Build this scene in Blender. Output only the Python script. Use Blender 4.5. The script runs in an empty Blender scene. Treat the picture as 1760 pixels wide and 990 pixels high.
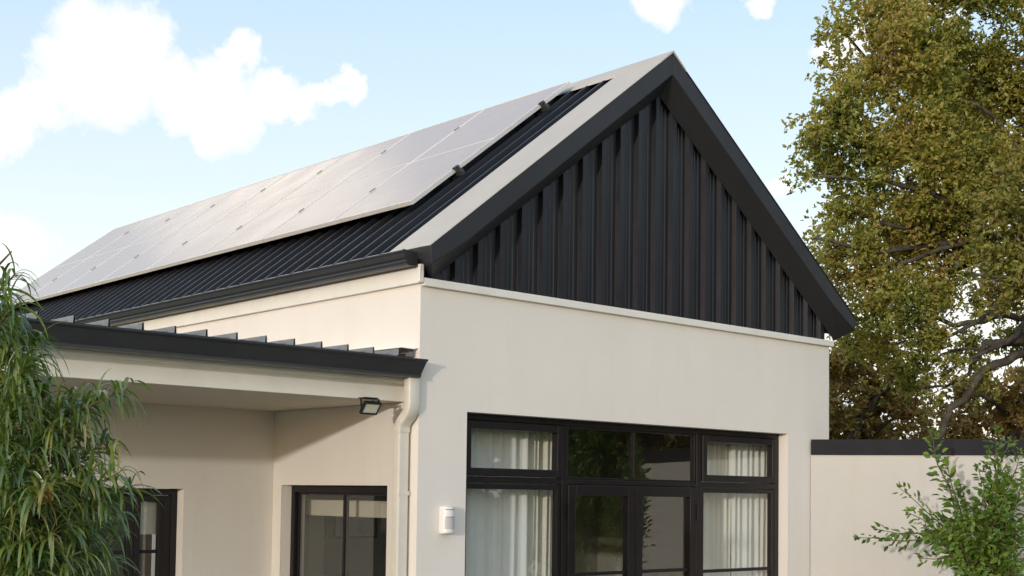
import bpy, bmesh, math, random
import numpy as np
from mathutils import Vector, Matrix

random.seed(7)
RNG = np.random.default_rng(11)
scene = bpy.context.scene
COL = scene.collection
R = math.radians

# ------------------------------------------------------------------ camera
CAM = Vector((-5.6075, -7.2016, 1.9))
CR = Vector((0.74208, -0.67018, 0.013268))
CU = Vector((-0.042812, -0.027633, 0.998701))
CF = Vector((0.668943, 0.741684, 0.049197))
FPX, PYC = 2224.2, 740.93
cd = bpy.data.cameras.new("camera")
cam = bpy.data.objects.new("camera", cd)
COL.objects.link(cam)
cam.matrix_world = Matrix(((CR.x, CU.x, -CF.x, CAM.x), (CR.y, CU.y, -CF.y, CAM.y),
                           (CR.z, CU.z, -CF.z, CAM.z), (0, 0, 0, 1)))
cd.sensor_width = 36.0
cd.lens = FPX / 1760 * 36
cd.shift_y = (PYC - 495) / 1760
cd.clip_start = 0.1
cd.clip_end = 3000
scene.camera = cam


def at(px, py, d):
    """a point of the garden at depth d along the view axis"""
    return CAM + (CF + CR * ((px - 880) / FPX) - CU * ((py - PYC) / FPX)) * d


def view_dir(px, py):
    return (CF + CR * ((px - 880) / FPX) - CU * ((py - PYC) / FPX)).normalized()


# ------------------------------------------------------------------ materials
def new_mat(name):
    m = bpy.data.materials.new(name)
    m.use_nodes = True
    nt = m.node_tree
    b = nt.nodes["Principled BSDF"]
    return m, nt, b


def N(nt, typ, **kw):
    n = nt.nodes.new(typ)
    for k, v in kw.items():
        setattr(n, k, v)
    return n


def L(nt, a, b):
    nt.links.new(a, b)


def mixc(nt, fac, a, b):
    """colour mix; a, b colours or sockets"""
    n = N(nt, "ShaderNodeMix", data_type='RGBA')
    for idx, val in ((0, fac), (6, a), (7, b)):
        if hasattr(val, "links"):
            L(nt, val, n.inputs[idx])
        else:
            n.inputs[idx].default_value = val if idx == 0 else (*val, 1)
    return n.outputs[2]


def noise(nt, scale, detail=4, rough=.55, coord=None, stretch=None):
    tc = N(nt, "ShaderNodeNewGeometry").outputs["Position"] if coord is None else coord
    if stretch:
        mp = N(nt, "ShaderNodeMapping")
        mp.inputs["Scale"].default_value = stretch
        L(nt, tc, mp.inputs["Vector"])
        tc = mp.outputs[0]
    n = N(nt, "ShaderNodeTexNoise")
    n.inputs["Scale"].default_value = scale
    n.inputs["Detail"].default_value = detail
    n.inputs["Roughness"].default_value = rough
    L(nt, tc, n.inputs["Vector"])
    return n.outputs["Fac"]


def ramp(nt, fac, stops):
    r = N(nt, "ShaderNodeValToRGB")
    e = r.color_ramp.elements
    while len(e) < len(stops):
        e.new(0.5)
    for el, (p, c) in zip(e, stops):
        el.position = p
        el.color = (*c, 1) if len(c) == 3 else c
    L(nt, fac, r.inputs[0])
    return r.outputs[0]


def bump(nt, b, height, strength, dist=.01):
    n = N(nt, "ShaderNodeBump")
    n.inputs["Strength"].default_value = strength
    n.inputs["Distance"].default_value = dist
    L(nt, height, n.inputs["Height"])
    L(nt, n.outputs[0], b.inputs["Normal"])


def simple(name, col, rough=.5, var=.12, scale=3, spec=.5, bmp=0, bscale=60, metal=0, stretch=None, rvar=0):
    m, nt, b = new_mat(name)
    f = noise(nt, scale, 5, .6, stretch=stretch)
    lo = tuple(c * (1 - var) for c in col)
    hi = tuple(min(1, c * (1 + var)) for c in col)
    L(nt, ramp(nt, f, [(.3, lo), (.7, hi)]), b.inputs["Base Color"])
    b.inputs["Roughness"].default_value = rough
    if rvar:
        f2 = noise(nt, scale * 2.3, 5, .65)
        L(nt, ramp(nt, f2, [(.3, (rough - rvar,) * 3), (.7, (rough + rvar,) * 3)]), b.inputs["Roughness"])
    b.inputs["Specular IOR Level"].default_value = spec
    b.inputs["Metallic"].default_value = metal
    if bmp:
        bump(nt, b, noise(nt, bscale, 6, .65), bmp)
    return m


def plaster_mat(name, col, dirt=.10):
    m, nt, b = new_mat(name)
    big = noise(nt, .9, 4, .6)
    stain = noise(nt, 1.0, 5, .65, stretch=(5, 5, .7))
    fine = noise(nt, 45, 5, .7)
    c = ramp(nt, big, [(.3, tuple(x * (1 - dirt * .6) for x in col)), (.7, col)])
    st = ramp(nt, stain, [(.52, (0, 0, 0)), (.8, (.5, .5, .5))])
    c = mixc(nt, st, c, tuple(x * (1 - dirt) * t for x, t in zip(col, (1, .98, .94))))
    L(nt, c, b.inputs["Base Color"])
    b.inputs["Roughness"].default_value = .82
    b.inputs["Specular IOR Level"].default_value = .25
    wav = noise(nt, 3.0, 3, .5)
    add = N(nt, "ShaderNodeMath", operation='MULTIPLY_ADD')
    L(nt, wav, add.inputs[0])
    add.inputs[1].default_value = 3.0
    L(nt, fine, add.inputs[2])
    bump(nt, b, add.outputs[0], .18, .008)
    return m


MAT = {}
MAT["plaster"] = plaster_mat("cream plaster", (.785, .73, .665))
MAT["plaster_shaded"] = plaster_mat("shade-toned verandah plaster", (.67, .63, .57))  # the walls' plaster, darkened to carry the verandah's shade in its colour
MAT["plaster_garden"] = plaster_mat("shade-toned garden wall plaster", (.535, .51, .47), .14)  # base darkened in place of the shade that keeps sun off this wall
MAT["board"] = simple("cream painted board", (.77, .735, .67), .5, .05, 4, .4, .05, 30)
MAT["fascia"] = simple("pale fascia paint", (.84, .805, .74), .5, .05, 4, .4, .05, 30)
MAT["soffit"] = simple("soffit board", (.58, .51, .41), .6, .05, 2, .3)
MAT["pipe"] = simple("cream pipe", (.64, .605, .53), .42, .05, 6, .5)
MAT["charcoal"] = simple("charcoal steel", (.020, .020, .023), .48, .12, 3, .4, .03, 8, rvar=.06)
MAT["clad"] = simple("charcoal cladding", (.0125, .0125, .0165), .40, .25, 2.5, .38, .02, 6, stretch=(3, 3, .5), rvar=.07)
MAT["roof"] = simple("dark ribbed steel", (.012, .012, .015), .42, .2, 2, .42, rvar=.06)
MAT["gutter"] = simple("slate gutter", (.026, .027, .029), .40, .1, 3, .5, .02, 6, rvar=.05)
MAT["sheet_grey"] = simple("weathered sheet", (.16, .165, .17), .42, .2, 5, .6, rvar=.08)
MAT["flash"] = simple("dusty sky-sheen flashing", (.52, .455, .37), .42, .05, 3, .6, .02, 3, rvar=.05)  # pale base carries the sky's reflection on dark steel, besides dust
MAT["frame"] = simple("dark bronze aluminium", (.010, .0075, .0085), .38, .15, 5, .32, rvar=.05)
MAT["alu"] = simple("panel frame aluminium", (.80, .77, .72), .42, .06, 8, .6, metal=.2)
MAT["clamp"] = simple("clamp metal", (.10, .10, .105), .4, .1, 20, .5, metal=.6)
MAT["white_plastic"] = simple("white plastic", (.78, .75, .72), .4, .03, 10, .5)
MAT["sensor_lens"] = simple("sensor lens plastic", (.50, .49, .48), .3, .03, 10, .5)
MAT["black_plastic"] = simple("black lamp casing", (.010, .010, .011), .45, .1, 10, .5)
MAT["lamp_lens"] = simple("lamp lens", (.60, .61, .50), .25, .06, 12, .6)
MAT["led"] = simple("led plate", (.62, .56, .34), .4, .05, 12)
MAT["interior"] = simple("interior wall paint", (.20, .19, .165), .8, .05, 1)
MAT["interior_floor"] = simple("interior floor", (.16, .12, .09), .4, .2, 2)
MAT["pelmet"] = simple("linen pelmet", (.40, .37, .31), .8, .05, 6)
MAT["picture"] = simple("picture print", (.20, .23, .23), .3, .35, 7)
MAT["bark"] = simple("grey bark", (.085, .074, .058), .85, .4, 7, .2, .5, 18)
MAT["twig"] = simple("green brown twig", (.13, .10, .055), .7, .3, 20, .2)
MAT["paving"] = simple("pale paving", (.42, .38, .31), .8, .12, 1.2, .3, .1, 25)


def grass_mat():
    m, nt, b = new_mat("lawn")
    f = noise(nt, .6, 8, .7)
    L(nt, ramp(nt, f, [(.3, (.05, .075, .02)), (.7, (.11, .13, .045))]), b.inputs["Base Color"])
    b.inputs["Roughness"].default_value = .9
    bump(nt, b, noise(nt, 40, 6, .7), .6, .05)
    return m


MAT["grass"] = grass_mat()
MAT["coping"] = simple("matt dark coping", (.019, .019, .022), .7, .15, 3, .15, .03, 8)


def curtain_mat(name, col, trans):
    m, nt, b = new_mat(name)
    out = nt.nodes["Material Output"]
    f = noise(nt, 2.5, 4, .6, stretch=(6, 6, .5))
    c = ramp(nt, f, [(.3, tuple(x * .92 for x in col)), (.7, col)])
    L(nt, c, b.inputs["Base Color"])
    b.inputs["Roughness"].default_value = .9
    b.inputs["Specular IOR Level"].default_value = .1
    t = N(nt, "ShaderNodeBsdfTranslucent")
    L(nt, c, t.inputs[0])
    mx = N(nt, "ShaderNodeMixShader")
    mx.inputs[0].default_value = trans
    L(nt, b.outputs[0], mx.inputs[1])
    L(nt, t.outputs[0], mx.inputs[2])
    L(nt, mx.outputs[0], out.inputs[0])
    return m


MAT["sheer"] = curtain_mat("sheer white curtain", (.93, .925, .90), .22)
MAT["drape"] = curtain_mat("white lined drape", (.88, .86, .79), .15)


def glass_mat(name, tint, ior):
    m, nt, b = new_mat(name)
    nt.nodes.remove(b)
    out = nt.nodes["Material Output"]
    tr = N(nt, "ShaderNodeBsdfTransparent")
    tr.inputs[0].default_value = (*tint, 1)
    gl = N(nt, "ShaderNodeBsdfGlossy")
    gl.inputs[0].default_value = (.95, .97, .96, 1)
    gl.inputs["Roughness"].default_value = .012
    fr = N(nt, "ShaderNodeFresnel")
    bk = N(nt, "ShaderNodeNewGeometry").outputs["Backfacing"]
    io = N(nt, "ShaderNodeMath", operation='MULTIPLY_ADD')       # same reflectance from both sides of the pane
    L(nt, bk, io.inputs[0])
    io.inputs[1].default_value = 1 / ior - ior
    io.inputs[2].default_value = ior
    L(nt, io.outputs[0], fr.inputs[0])
    bp = N(nt, "ShaderNodeBump")
    bp.inputs["Strength"].default_value = .03
    bp.inputs["Distance"].default_value = .01
    L(nt, noise(nt, 2.2, 2, .5), bp.inputs["Height"])
    L(nt, bp.outputs[0], gl.inputs["Normal"])
    mx = N(nt, "ShaderNodeMixShader")
    L(nt, fr.outputs[0], mx.inputs[0])
    L(nt, tr.outputs[0], mx.inputs[1])
    L(nt, gl.outputs[0], mx.inputs[2])
    L(nt, mx.outputs[0], out.inputs[0])
    return m


MAT["glass"] = glass_mat("window glass", (.95, .965, .945), 2.1)


def panel_mat():
    """dusty solar glass: fine cell grid under a film of dust"""
    m, nt, b = new_mat("dusty solar glass")
    tc = N(nt, "ShaderNodeTexCoord").outputs["Object"]
    sep = N(nt, "ShaderNodeSeparateXYZ")
    L(nt, tc, sep.inputs[0])

    def grid(sock, pitch, w):
        a = N(nt, "ShaderNodeMath", operation='PINGPONG')
        L(nt, sock, a.inputs[0])
        a.inputs[1].default_value = pitch / 2
        c = N(nt, "ShaderNodeMath", operation='LESS_THAN')
        L(nt, a.outputs[0], c.inputs[0])
        c.inputs[1].default_value = w
        return c.outputs[0]
    g1 = grid(sep.outputs[0], .0915, .0035)
    g2 = grid(sep.outputs[1], .183, .0035)
    mx = N(nt, "ShaderNodeMath", operation='MAXIMUM')
    L(nt, g1, mx.inputs[0])
    L(nt, g2, mx.inputs[1])
    pos = N(nt, "ShaderNodeNewGeometry").outputs["Position"]
    d = noise(nt, 1.6, 6, .65, coord=pos, stretch=(1, 1.4, 1))
    dust = ramp(nt, d, [(.3, (.45, .345, .27)), (.7, (.51, .40, .325))])
    spots = noise(nt, 38, 3, .6, coord=pos)
    sp = ramp(nt, spots, [(.70, (0, 0, 0)), (.76, (.6, .6, .6))])
    c = mixc(nt, sp, dust, (.58, .54, .50))
    k = N(nt, "ShaderNodeMath", operation='MULTIPLY')
    L(nt, mx.outputs[0], k.inputs[0])
    k.inputs[1].default_value = .35
    c = mixc(nt, k.outputs[0], c, (.62, .56, .50))
    L(nt, c, b.inputs["Base Color"])
    b.inputs["Roughness"].default_value = .33
    L(nt, ramp(nt, d, [(.3, (.20,) * 3), (.7, (.29,) * 3)]), b.inputs["Roughness"])
    b.inputs["Specular IOR Level"].default_value = .62
    return m


MAT["panel"] = panel_mat()


def leaf_mat(name, stops, nscale, trans=.28, rough=.5, patch=None, spec=.4):
    m, nt, b = new_mat(name)
    out = nt.nodes["Material Output"]
    g = N(nt, "ShaderNodeNewGeometry")
    n1 = noise(nt, nscale, 3, .6, coord=g.outputs["Position"])
    a = N(nt, "ShaderNodeMath", operation='MULTIPLY_ADD')
    L(nt, g.outputs["Random Per Island"], a.inputs[0])
    a.inputs[1].default_value = .55
    s = N(nt, "ShaderNodeMath", operation='MULTIPLY_ADD')
    L(nt, n1, s.inputs[0])
    s.inputs[1].default_value = 1.3
    s.inputs[2].default_value = -.42
    L(nt, s.outputs[0], a.inputs[2])
    c = ramp(nt, a.outputs[0], stops)
    L(nt, c, b.inputs["Base Color"])
    b.inputs["Roughness"].default_value = rough
    b.inputs["Specular IOR Level"].default_value = spec
    t = N(nt, "ShaderNodeBsdfTranslucent")
    hsv = N(nt, "ShaderNodeHueSaturation")
    hsv.inputs["Value"].default_value = 1.5
    hsv.inputs["Saturation"].default_value = 1.1
    L(nt, c, hsv.inputs["Color"])
    L(nt, hsv.outputs[0], t.inputs[0])
    mx = N(nt, "ShaderNodeMixShader")
    mx.inputs[0].default_value = trans
    L(nt, b.outputs[0], mx.inputs[1])
    L(nt, t.outputs[0], mx.inputs[2])
    L(nt, mx.outputs[0], out.inputs[0])
    return m


MAT["oak_leaf"] = leaf_mat("oak leaves", [(.05, (.05, .08, .022)), (.28, (.19, .215, .045)), (.52, (.36, .345, .075)),
                                          (.75, (.42, .33, .095)), (.95, (.25, .16, .065))], .9, .40)
MAT["far_leaf"] = leaf_mat("rusty oak leaves", [(.05, (.11, .105, .03)), (.35, (.27, .215, .06)), (.65, (.42, .29, .10)),
                                                (.95, (.33, .20, .085))], .8, .33)
MAT["bush_leaf"] = leaf_mat("strap leaves", [(.05, (.035, .068, .014)), (.4, (.085, .15, .028)), (.7, (.17, .225, .046)),
                                             (.92, (.33, .30, .09)), (1, (.30, .16, .06))], 3.0, .28, .27, spec=.9)
MAT["shrub_leaf"] = leaf_mat("broad green leaves", [(.05, (.045, .085, .016)), (.45, (.11, .19, .030)), (.8, (.20, .29, .05)),
                                                    (1, (.30, .35, .08))], 2.5, .34, .4)


# ------------------------------------------------------------------ object helpers
def tag(o, label=None, cat=None, group=None, kind=None):
    if label: o["label"] = label
    if cat: o["category"] = cat
    if group: o["group"] = group
    if kind: o["kind"] = kind
    return o


def empty(name, loc, label, cat, group=None):
    o = bpy.data.objects.new(name, None)
    o.location = loc
    o.empty_display_size = .2
    COL.objects.link(o)
    return tag(o, label, cat, group)


class MB:
    """collects shapes in world coordinates and links them as ONE mesh object"""
    def __init__(s):
        s.v, s.f = [], []

    def poly(s, pts):
        i = len(s.v)
        s.v += [tuple(p) for p in pts]
        s.f.append(tuple(range(i, i + len(pts))))

    def box(s, x0, x1, y0, y1, z0, z1):
        i = len(s.v)
        s.v += [(x, y, z) for z in (z0, z1) for y in (y0, y1) for x in (x0, x1)]
        for q in ((0, 2, 3, 1), (4, 5, 7, 6), (0, 1, 5, 4), (2, 6, 7, 3), (0, 4, 6, 2), (1, 3, 7, 5)):
            s.f.append(tuple(i + k for k in q))

    def obox(s, c, ax, ay, az, hx, hy, hz):
        """oriented box: centre, unit axes, half sizes"""
        c, ax, ay, az = map(Vector, (c, ax, ay, az))
        i = len(s.v)
        s.v += [tuple(c + ax * (hx * a) + ay * (hy * b) + az * (hz * d)) for d in (-1, 1) for b in (-1, 1) for a in (-1, 1)]
        for q in ((0, 2, 3, 1), (4, 5, 7, 6), (0, 1, 5, 4), (2, 6, 7, 3), (0, 4, 6, 2), (1, 3, 7, 5)):
            s.f.append(tuple(i + k for k in q))

    def loft(s, rings, cap=True, closed=True):
        """rings of equal length joined in order"""
        n = len(rings[0])
        i = len(s.v)
        for r in rings:
            s.v += [tuple(p) for p in r]
        m = n if closed else n - 1
        for k in range(len(rings) - 1):
            for j in range(m):
                a, b = i + k * n + j, i + k * n + (j + 1) % n
                s.f.append((a, b, b + n, a + n))
        if cap and closed:
            s.f.append(tuple(i + j for j in reversed(range(n))))
            s.f.append(tuple(i + (len(rings) - 1) * n + j for j in range(n)))

    def tube(s, pts, rad, n=7):
        pts = [Vector(p) for p in pts]
        if not hasattr(rad, "__len__"): rad = [rad] * len(pts)
        rings = []
        up = Vector((.13, .31, .94))
        for k, p in enumerate(pts):
            d = (pts[min(k + 1, len(pts) - 1)] - pts[max(k - 1, 0)]).normalized()
            a = d.cross(up)
            if a.length < .05: a = d.cross(Vector((1, 0, 0)))
            a.normalize()
            b = d.cross(a)
            rings.append([p + (a * math.cos(2 * math.pi * t / n) + b * math.sin(2 * math.pi * t / n)) * rad[k] for t in range(n)])
        s.loft(rings)

    def build(s, name, mat, parent=None, bevel=0, smooth=False, fix=True):
        me = bpy.data.meshes.new(name)
        off = Vector(parent_origin(parent)) if parent else Vector((0, 0, 0))
        me.from_pydata([tuple(Vector(p) - off) for p in s.v], [], s.f)
        if fix:
            bm = bmesh.new()
            bm.from_mesh(me)
            bmesh.ops.recalc_face_normals(bm, faces=bm.faces)
            bm.to_mesh(me)
            bm.free()
        me.materials.append(MAT[mat] if isinstance(mat, str) else mat)
        if smooth:
            me.polygons.foreach_set("use_smooth", [True] * len(me.polygons))
        o = bpy.data.objects.new(name, me)
        COL.objects.link(o)
        if parent: o.parent = parent
        if bevel:
            b = o.modifiers.new("bevel", 'BEVEL')
            b.width = bevel
            b.segments = 2
            b.limit_method = 'ANGLE'
        return o


def soft(o, deg=32):
    o.data.polygons.foreach_set("use_smooth", [True] * len(o.data.polygons))
    o.data.set_sharp_from_angle(angle=R(deg))
    return o


def parent_origin(p):
    o = Vector((0, 0, 0))
    while p:
        o += Vector(p.location)
        p = p.parent
    return o


def wall_x(mb, x0, x1, z0, z1, ya, yb, holes):
    """a wall along X between planes Y=ya and Y=yb with rectangular openings (hx0,hx1,hz0,hz1)"""
    wall_gen(mb, x0, x1, z0, z1, holes, lambda u, w, z: (u, (ya, yb)[w], z))


def wall_y(mb, y0, y1, z0, z1, xa, xb, holes):
    wall_gen(mb, y0, y1, z0, z1, holes, lambda u, w, z: ((xa, xb)[w], u, z))


def wall_gen(mb, u0, u1, z0, z1, holes, P):
    us = sorted({u0, u1, *[h[0] for h in holes], *[h[1] for h in holes]})
    zs = sorted({z0, z1, *[h[2] for h in holes], *[h[3] for h in holes]})

    def hole(i, j):
        if i < 0 or j < 0 or i >= len(us) - 1 or j >= len(zs) - 1: return True
        c, d = (us[i] + us[i + 1]) / 2, (zs[j] + zs[j + 1]) / 2
        return any(h[0] < c < h[1] and h[2] < d < h[3] for h in holes)
    idx = {}

    def vid(i, j, w):
        if (i, j, w) not in idx:
            idx[i, j, w] = len(mb.v)
            mb.v.append(P(us[i], w, zs[j]))
        return idx[i, j, w]
    for i in range(len(us) - 1):
        for j in range(len(zs) - 1):
            if hole(i, j): continue
            for w in (0, 1):
                mb.f.append((vid(i, j, w), vid(i + 1, j, w), vid(i + 1, j + 1, w), vid(i, j + 1, w)))
            for (di, dj, a, b) in ((-1, 0, (i, j), (i, j + 1)), (1, 0, (i + 1, j), (i + 1, j + 1)), (0, -1, (i, j), (i + 1, j)), (0, 1, (i, j + 1), (i + 1, j + 1))):
                if hole(i + di, j + dj):
                    mb.f.append((vid(*a, 0), vid(*b, 0), vid(*b, 1), vid(*a, 1)))


# ------------------------------------------------------------------ ground
mb = MB()
mb.poly([(-900, -900, 0), (900, -900, 0), (900, 900, 0), (-900, 900, 0)])
tag(mb.build("ground", "grass"), kind="structure")
mb = MB()
mb.poly([(-9, -3.4, .006), (6.2, -3.4, .006), (6.2, 0, .006), (-9, 0, .006)])
mb.poly([(-9, 0, .006), (0, 0, .006), (0, 2, .006), (-9, 2, .006)])
tag(mb.build("terrace_paving", "paving"), kind="structure")

# ------------------------------------------------------------------ house
W = 5.0
LEN = 9.92                        # depth of the main wing
RX, RZ = 2.5, 5.62                # ridge line, at the top of the flashings
SL, SR = .778, .7255              # left and right roof slopes


def ztop(x):
    return RZ - (SL * (RX - x) if x < RX else SR * (x - RX))


house = empty("house", (0, 0, 0), "cream plastered house with a steep dark ribbed gable roof and black framed doors", "house")

# walls
mb = MB()
wall_x(mb, 0, W, 0, 3.42, 0, .22, [(.445, 4.341, .02, 2.5)])
mb.build("front_wall", "plaster", house)
mb = MB()
wall_y(mb, .22, LEN, 0, 3.66, 0, .22, [(.345, 1.766, .02, 1.955)])
mb.build("side_wall", "plaster", house)
mb = MB()
mb.box(W - .22, W, .22, LEN, 0, 3.6)
mb.box(.22, W - .22, LEN - .22, LEN, 0, 3.6)
mb.build("rear_wall", "plaster", house)
mb = MB()                          # gable walls above the plaster
for ya, yb in ((.045, .2), (LEN - .2, LEN)):
    tri = [(.02, 3.425), (W - .02, 3.425), (W - .02, ztop(W) - .12), (RX, RZ - .12), (.02, ztop(.02) - .12)]
    mb.loft([[(x, ya, z) for x, z in tri], [(x, yb, z) for x, z in tri]])
    mb.build("gable_wall", "clad", house)
    mb = MB()

# verandah walls
VY = 1.894
mb = MB()
wall_x(mb, -7, -.001, 0, 2.86, VY, VY + .22, [(-2.75, -.798, .02, 1.913)])
mb.build("verandah_wall", "plaster_shaded", house)
mb = MB()
wall_y(mb, .162, VY - .002, 0, 2.548, -.006, -.002, [(.345, 1.766, .02, 1.955)])
mb.build("verandah_side_shade", "plaster_shaded", house)  # thin sheet tinting the side wall darker below the soffit, as shade

# trim along the gable foot
mb = MB()
mb.box(.006, W + .04, -.032, .03, 3.370, 3.427)
mb.build("ledge_trim", "board", house, .004)

# eave board under the main gutter
mb = MB()
mb.box(-.032, -.002, -.036, LEN, 3.388, 3.520)
mb.build("eave_board", "board", house, .003)
mb = MB()
mb.box(-.040, -.033, -.040, -.012, 3.392, 3.515)
mb.build("eave_board_cap", "board", house, .003)

# gable cladding: deep trapezoid ribs
mb = MB()
PIT = .2165
prof = []
x = .04
k0 = 2.496 - PIT * 11
for k in range(24):
    c = k0 + PIT * k
    for dx, y in ((-.036, .035), (-.024, -.006), (.024, -.006), (.036, .035)):
        prof.append((c + dx, y))
    for dx in (.085, .13):                      # small stiffening swage in the pan
        prof.append((c + dx, .035))
        prof.append((c + dx + .007, .030))
        prof.append((c + dx + .014, .035))
prof = [(x, y) for x, y in prof if .06 < x < W - .03]
prof = [(.06, .035)] + prof + [(W - .03, .035)]
bot = [(x, y, 3.428) for x, y in prof]
top = [(x, y, max(3.429, ztop(x) - .25)) for x, y in prof]
mb.loft([bot, top], cap=False, closed=False)
mb.build("gable_cladding", "clad", house, fix=False)

# barge boxes (front face, soffit, returned eave ends)
yf, yb = -.16, -.008
for name_side in ("left", "right"):
    mb = MB()
    if name_side == "left":
        def sec(x, bottom_front, bottom_back):
            z = ztop(x)
            return [(x, yf, z - .004), (x, yf, bottom_front), (x, yb, bottom_back), (x, yb, z - .01)]
        e0 = [(-.045, yf, 3.636), (-.030, yf, 3.505), (.095, yb, 3.431), (-.060, .16, 3.625)]
        r1 = sec(.30, ztop(.30) - .19, ztop(.30) - .325)
        r2 = sec(RX, RZ - .192, RZ - .345)
        mb.loft([e0, r1, r2])
    else:
        def sec(x, bf, bb):
            z = ztop(x)
            return [(x, yf, z - .004), (x, yf, bf), (x, yb, bb), (x, yb, z - .01)]
        r2 = sec(RX + .001, RZ - .192, RZ - .345)
        r1 = sec(4.85, ztop(4.85) - .187, ztop(4.85) - .325)
        e0 = [(5.236, yf, 3.634), (5.195, yf, 3.535), (5.08, yb, 3.431), (5.236, .16, 3.62)]
        mb.loft([r2, r1, e0])
    mb.build("barge_board", "charcoal", house, .006)

# top flashing along both verges
FW = .50
for side in (-1, 1):
    mb = MB()
    xe = -.045 if side < 0 else 5.236
    a, b = (xe, RX) if side < 0 else (RX, xe)
    th = .006
    for x0_, x1_ in ((a, b),):
        pts0 = [(x0_, yf - .006, ztop(x0_)), (x0_, yf + FW, ztop(x0_)), (x0_, yf + FW, ztop(x0_) - th), (x0_, yf - .006, ztop(x0_) - th)]
        pts1 = [(x1_, y, z - ztop(x0_) + ztop(x1_)) for _, y, z in pts0]
        mb.loft([pts0, pts1])
    mb.build("verge_flashing", "flash" if side < 0 else "charcoal", house)

# ridge cap
mb = MB()
for y0_, y1_ in ((yf - .008, 2.4), (2.395, 5.2), (5.195, 8.0), (7.995, LEN + .1)):
    lift = .005 + .003 * (y0_ > 0)
    sec_ = [(2.33, ztop(2.33) + lift - .012), (2.345, ztop(2.345) + lift), (RX, RZ + lift + .006), (2.655, ztop(2.655) + lift), (2.67, ztop(2.67) + lift - .012), (RX, RZ - .006)]
    mb.loft([[(x, y0_, z) for x, z in sec_], [(x, y1_, z) for x, z in sec_]])
mb.build("ridge_cap", "flash", house)


# main roof sheets with ribs down the slope
def rib_profile(v0, v1, pitch, first, h, wb, wt, swage=True):
    out = [(v0, 0)]
    k = 0
    while first + k * pitch < v1 - wb:
        c = first + k * pitch
        if c - wb / 2 > v0:
            out += [(c - wb / 2, 0), (c - wt / 2, h), (c + wt / 2, h), (c + wb / 2, 0)]
            if swage and c + pitch * .62 < v1:
                out += [(c + pitch * .42, 0), (c + pitch * .45, .004), (c + pitch * .48, 0)]
        k += 1
    return out + [(v1, 0)]


pr = rib_profile(.10, LEN + .05, .2035, .276, .052, .044, .024)
nL = Vector((-SL, 0, 1)).normalized()
nR = Vector((SR, 0, 1)).normalized()
mb = MB()
for (xe, nrm, zo) in ((-.085, nL, -.076),):
    lo = [Vector((xe, y, ztop(xe) + zo)) + nrm * h for y, h in pr]
    hi = [Vector((RX - .01, y, RZ + zo)) + nrm * h for y, h in pr]
    mb.loft([lo, hi], cap=False, closed=False)
main_roof = mb.build("roof", "roof", house, fix=False)
mb = MB()
lo = [Vector((5.26, y, ztop(5.26) - .076)) + nR * h for y, h in pr]
hi = [Vector((RX + .01, y, RZ - .076)) + nR * h for y, h in pr]
mb.loft([hi, lo], cap=False, closed=False)
mb.build("roof", "roof", house, fix=False)
mb = MB()                            # roof boarding closing the eaves from below
tri = [(-.02, 3.58), (RX, RZ - .16), (W + .02, 3.62), (W + .02, 3.60), (RX, RZ - .19), (-.02, 3.56)]
mb.loft([[(x, .21, z) for x, z in tri], [(x, LEN - .21, z) for x, z in tri]])
mb.build("roof_boarding", "board", house)


# main gutter
def gutter_profile(y0, y1):
    sec_ = [(-.034, 3.598), (-.034, 3.505), (-.118, 3.503), (-.134, 3.512), (-.140, 3.528), (-.136, 3.541), (-.150, 3.556), (-.158, 3.585),
            (-.168, 3.598), (-.164, 3.607), (-.154, 3.607), (-.150, 3.594), (-.142, 3.560), (-.126, 3.530), (-.112, 3.513), (-.044, 3.515), (-.044, 3.598)]
    return [[(x, y0, z) for x, z in sec_], [(x, y1, z) for x, z in sec_]]


mb = MB()
mb.loft(gutter_profile(-.004, LEN))
mg = mb.build("gutter", "gutter", house)
mb = MB()
cap = [(-.034, 3.60), (-.034, 3.503), (-.118, 3.501), (-.136, 3.512), (-.142, 3.528), (-.138, 3.541), (-.152, 3.556), (-.160, 3.585), (-.169, 3.609)]
mb.loft([[(x, -.012, z) for x, z in cap], [(x, -.005, z) for x, z in cap]])
mb.build("end_cap", "charcoal", mg)

# ------------------------------------------------------------------ verandah roof, fascia, gutter
vr = rib_profile(-7.0, -.10, .2135, -7.0 + .07, .044, .016, .010, False)
# align ribs so that one stands at x=-1.0
sh = ((-1.0 + 7.0 - .07) % .2135)
vr = rib_profile(-7.0, -.08, .2135, -7.0 + .07 + sh, .044, .016, .010, False)
mb = MB()
lo = [(x, .055, 2.864 + h) for x, h in vr]
hi = [(x, VY + .3, 2.874 + h) for x, h in vr]
lo2 = [(x, .055, 2.860 + h - .0) for x, h in vr]
mb.loft([lo, hi], cap=False, closed=False)
mb.build("verandah_roof", "sheet_grey", house, fix=False)
mb = MB()
mb.box(-7, -.004, .07, VY + .3, 2.842, 2.860)
mb.build("verandah_roof_batten", "board", house)
mb = MB()                             # metal closer where the roof meets the wall
mb.loft([[(-.155, .05, 2.868), (-.150, .05, 2.912), (-.143, .05, 2.918), (-.148, .05, 2.868)], [(-.155, 1.8, 2.876), (-.150, 1.8, 2.926), (-.143, 1.8, 2.926), (-.148, 1.8, 2.876)]])
mb.box(-.06, -.008, .05, .09, 2.868, 2.895)
mb.box(-.02, -.006, .045, .075, 2.868, 2.918)
mb.build("wall_closer", "sheet_grey", house)
mb = MB()                             # apron flashing dressed to the wall
mb.loft([[(-.004, .02, 2.93), (-.012, .02, 2.93), (-.03, .02, 2.921), (-.15, .02, 2.923), (-.15, .02, 2.920), (-.03, .02, 2.917), (-.004, .02, 2.925)],
         [(-.004, VY, 2.94), (-.012, VY, 2.94), (-.03, VY, 2.931), (-.15, VY, 2.933), (-.15, VY, 2.930), (-.03, VY, 2.927), (-.004, VY, 2.935)]])
mb.build("apron_flashing", "board", house)
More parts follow.
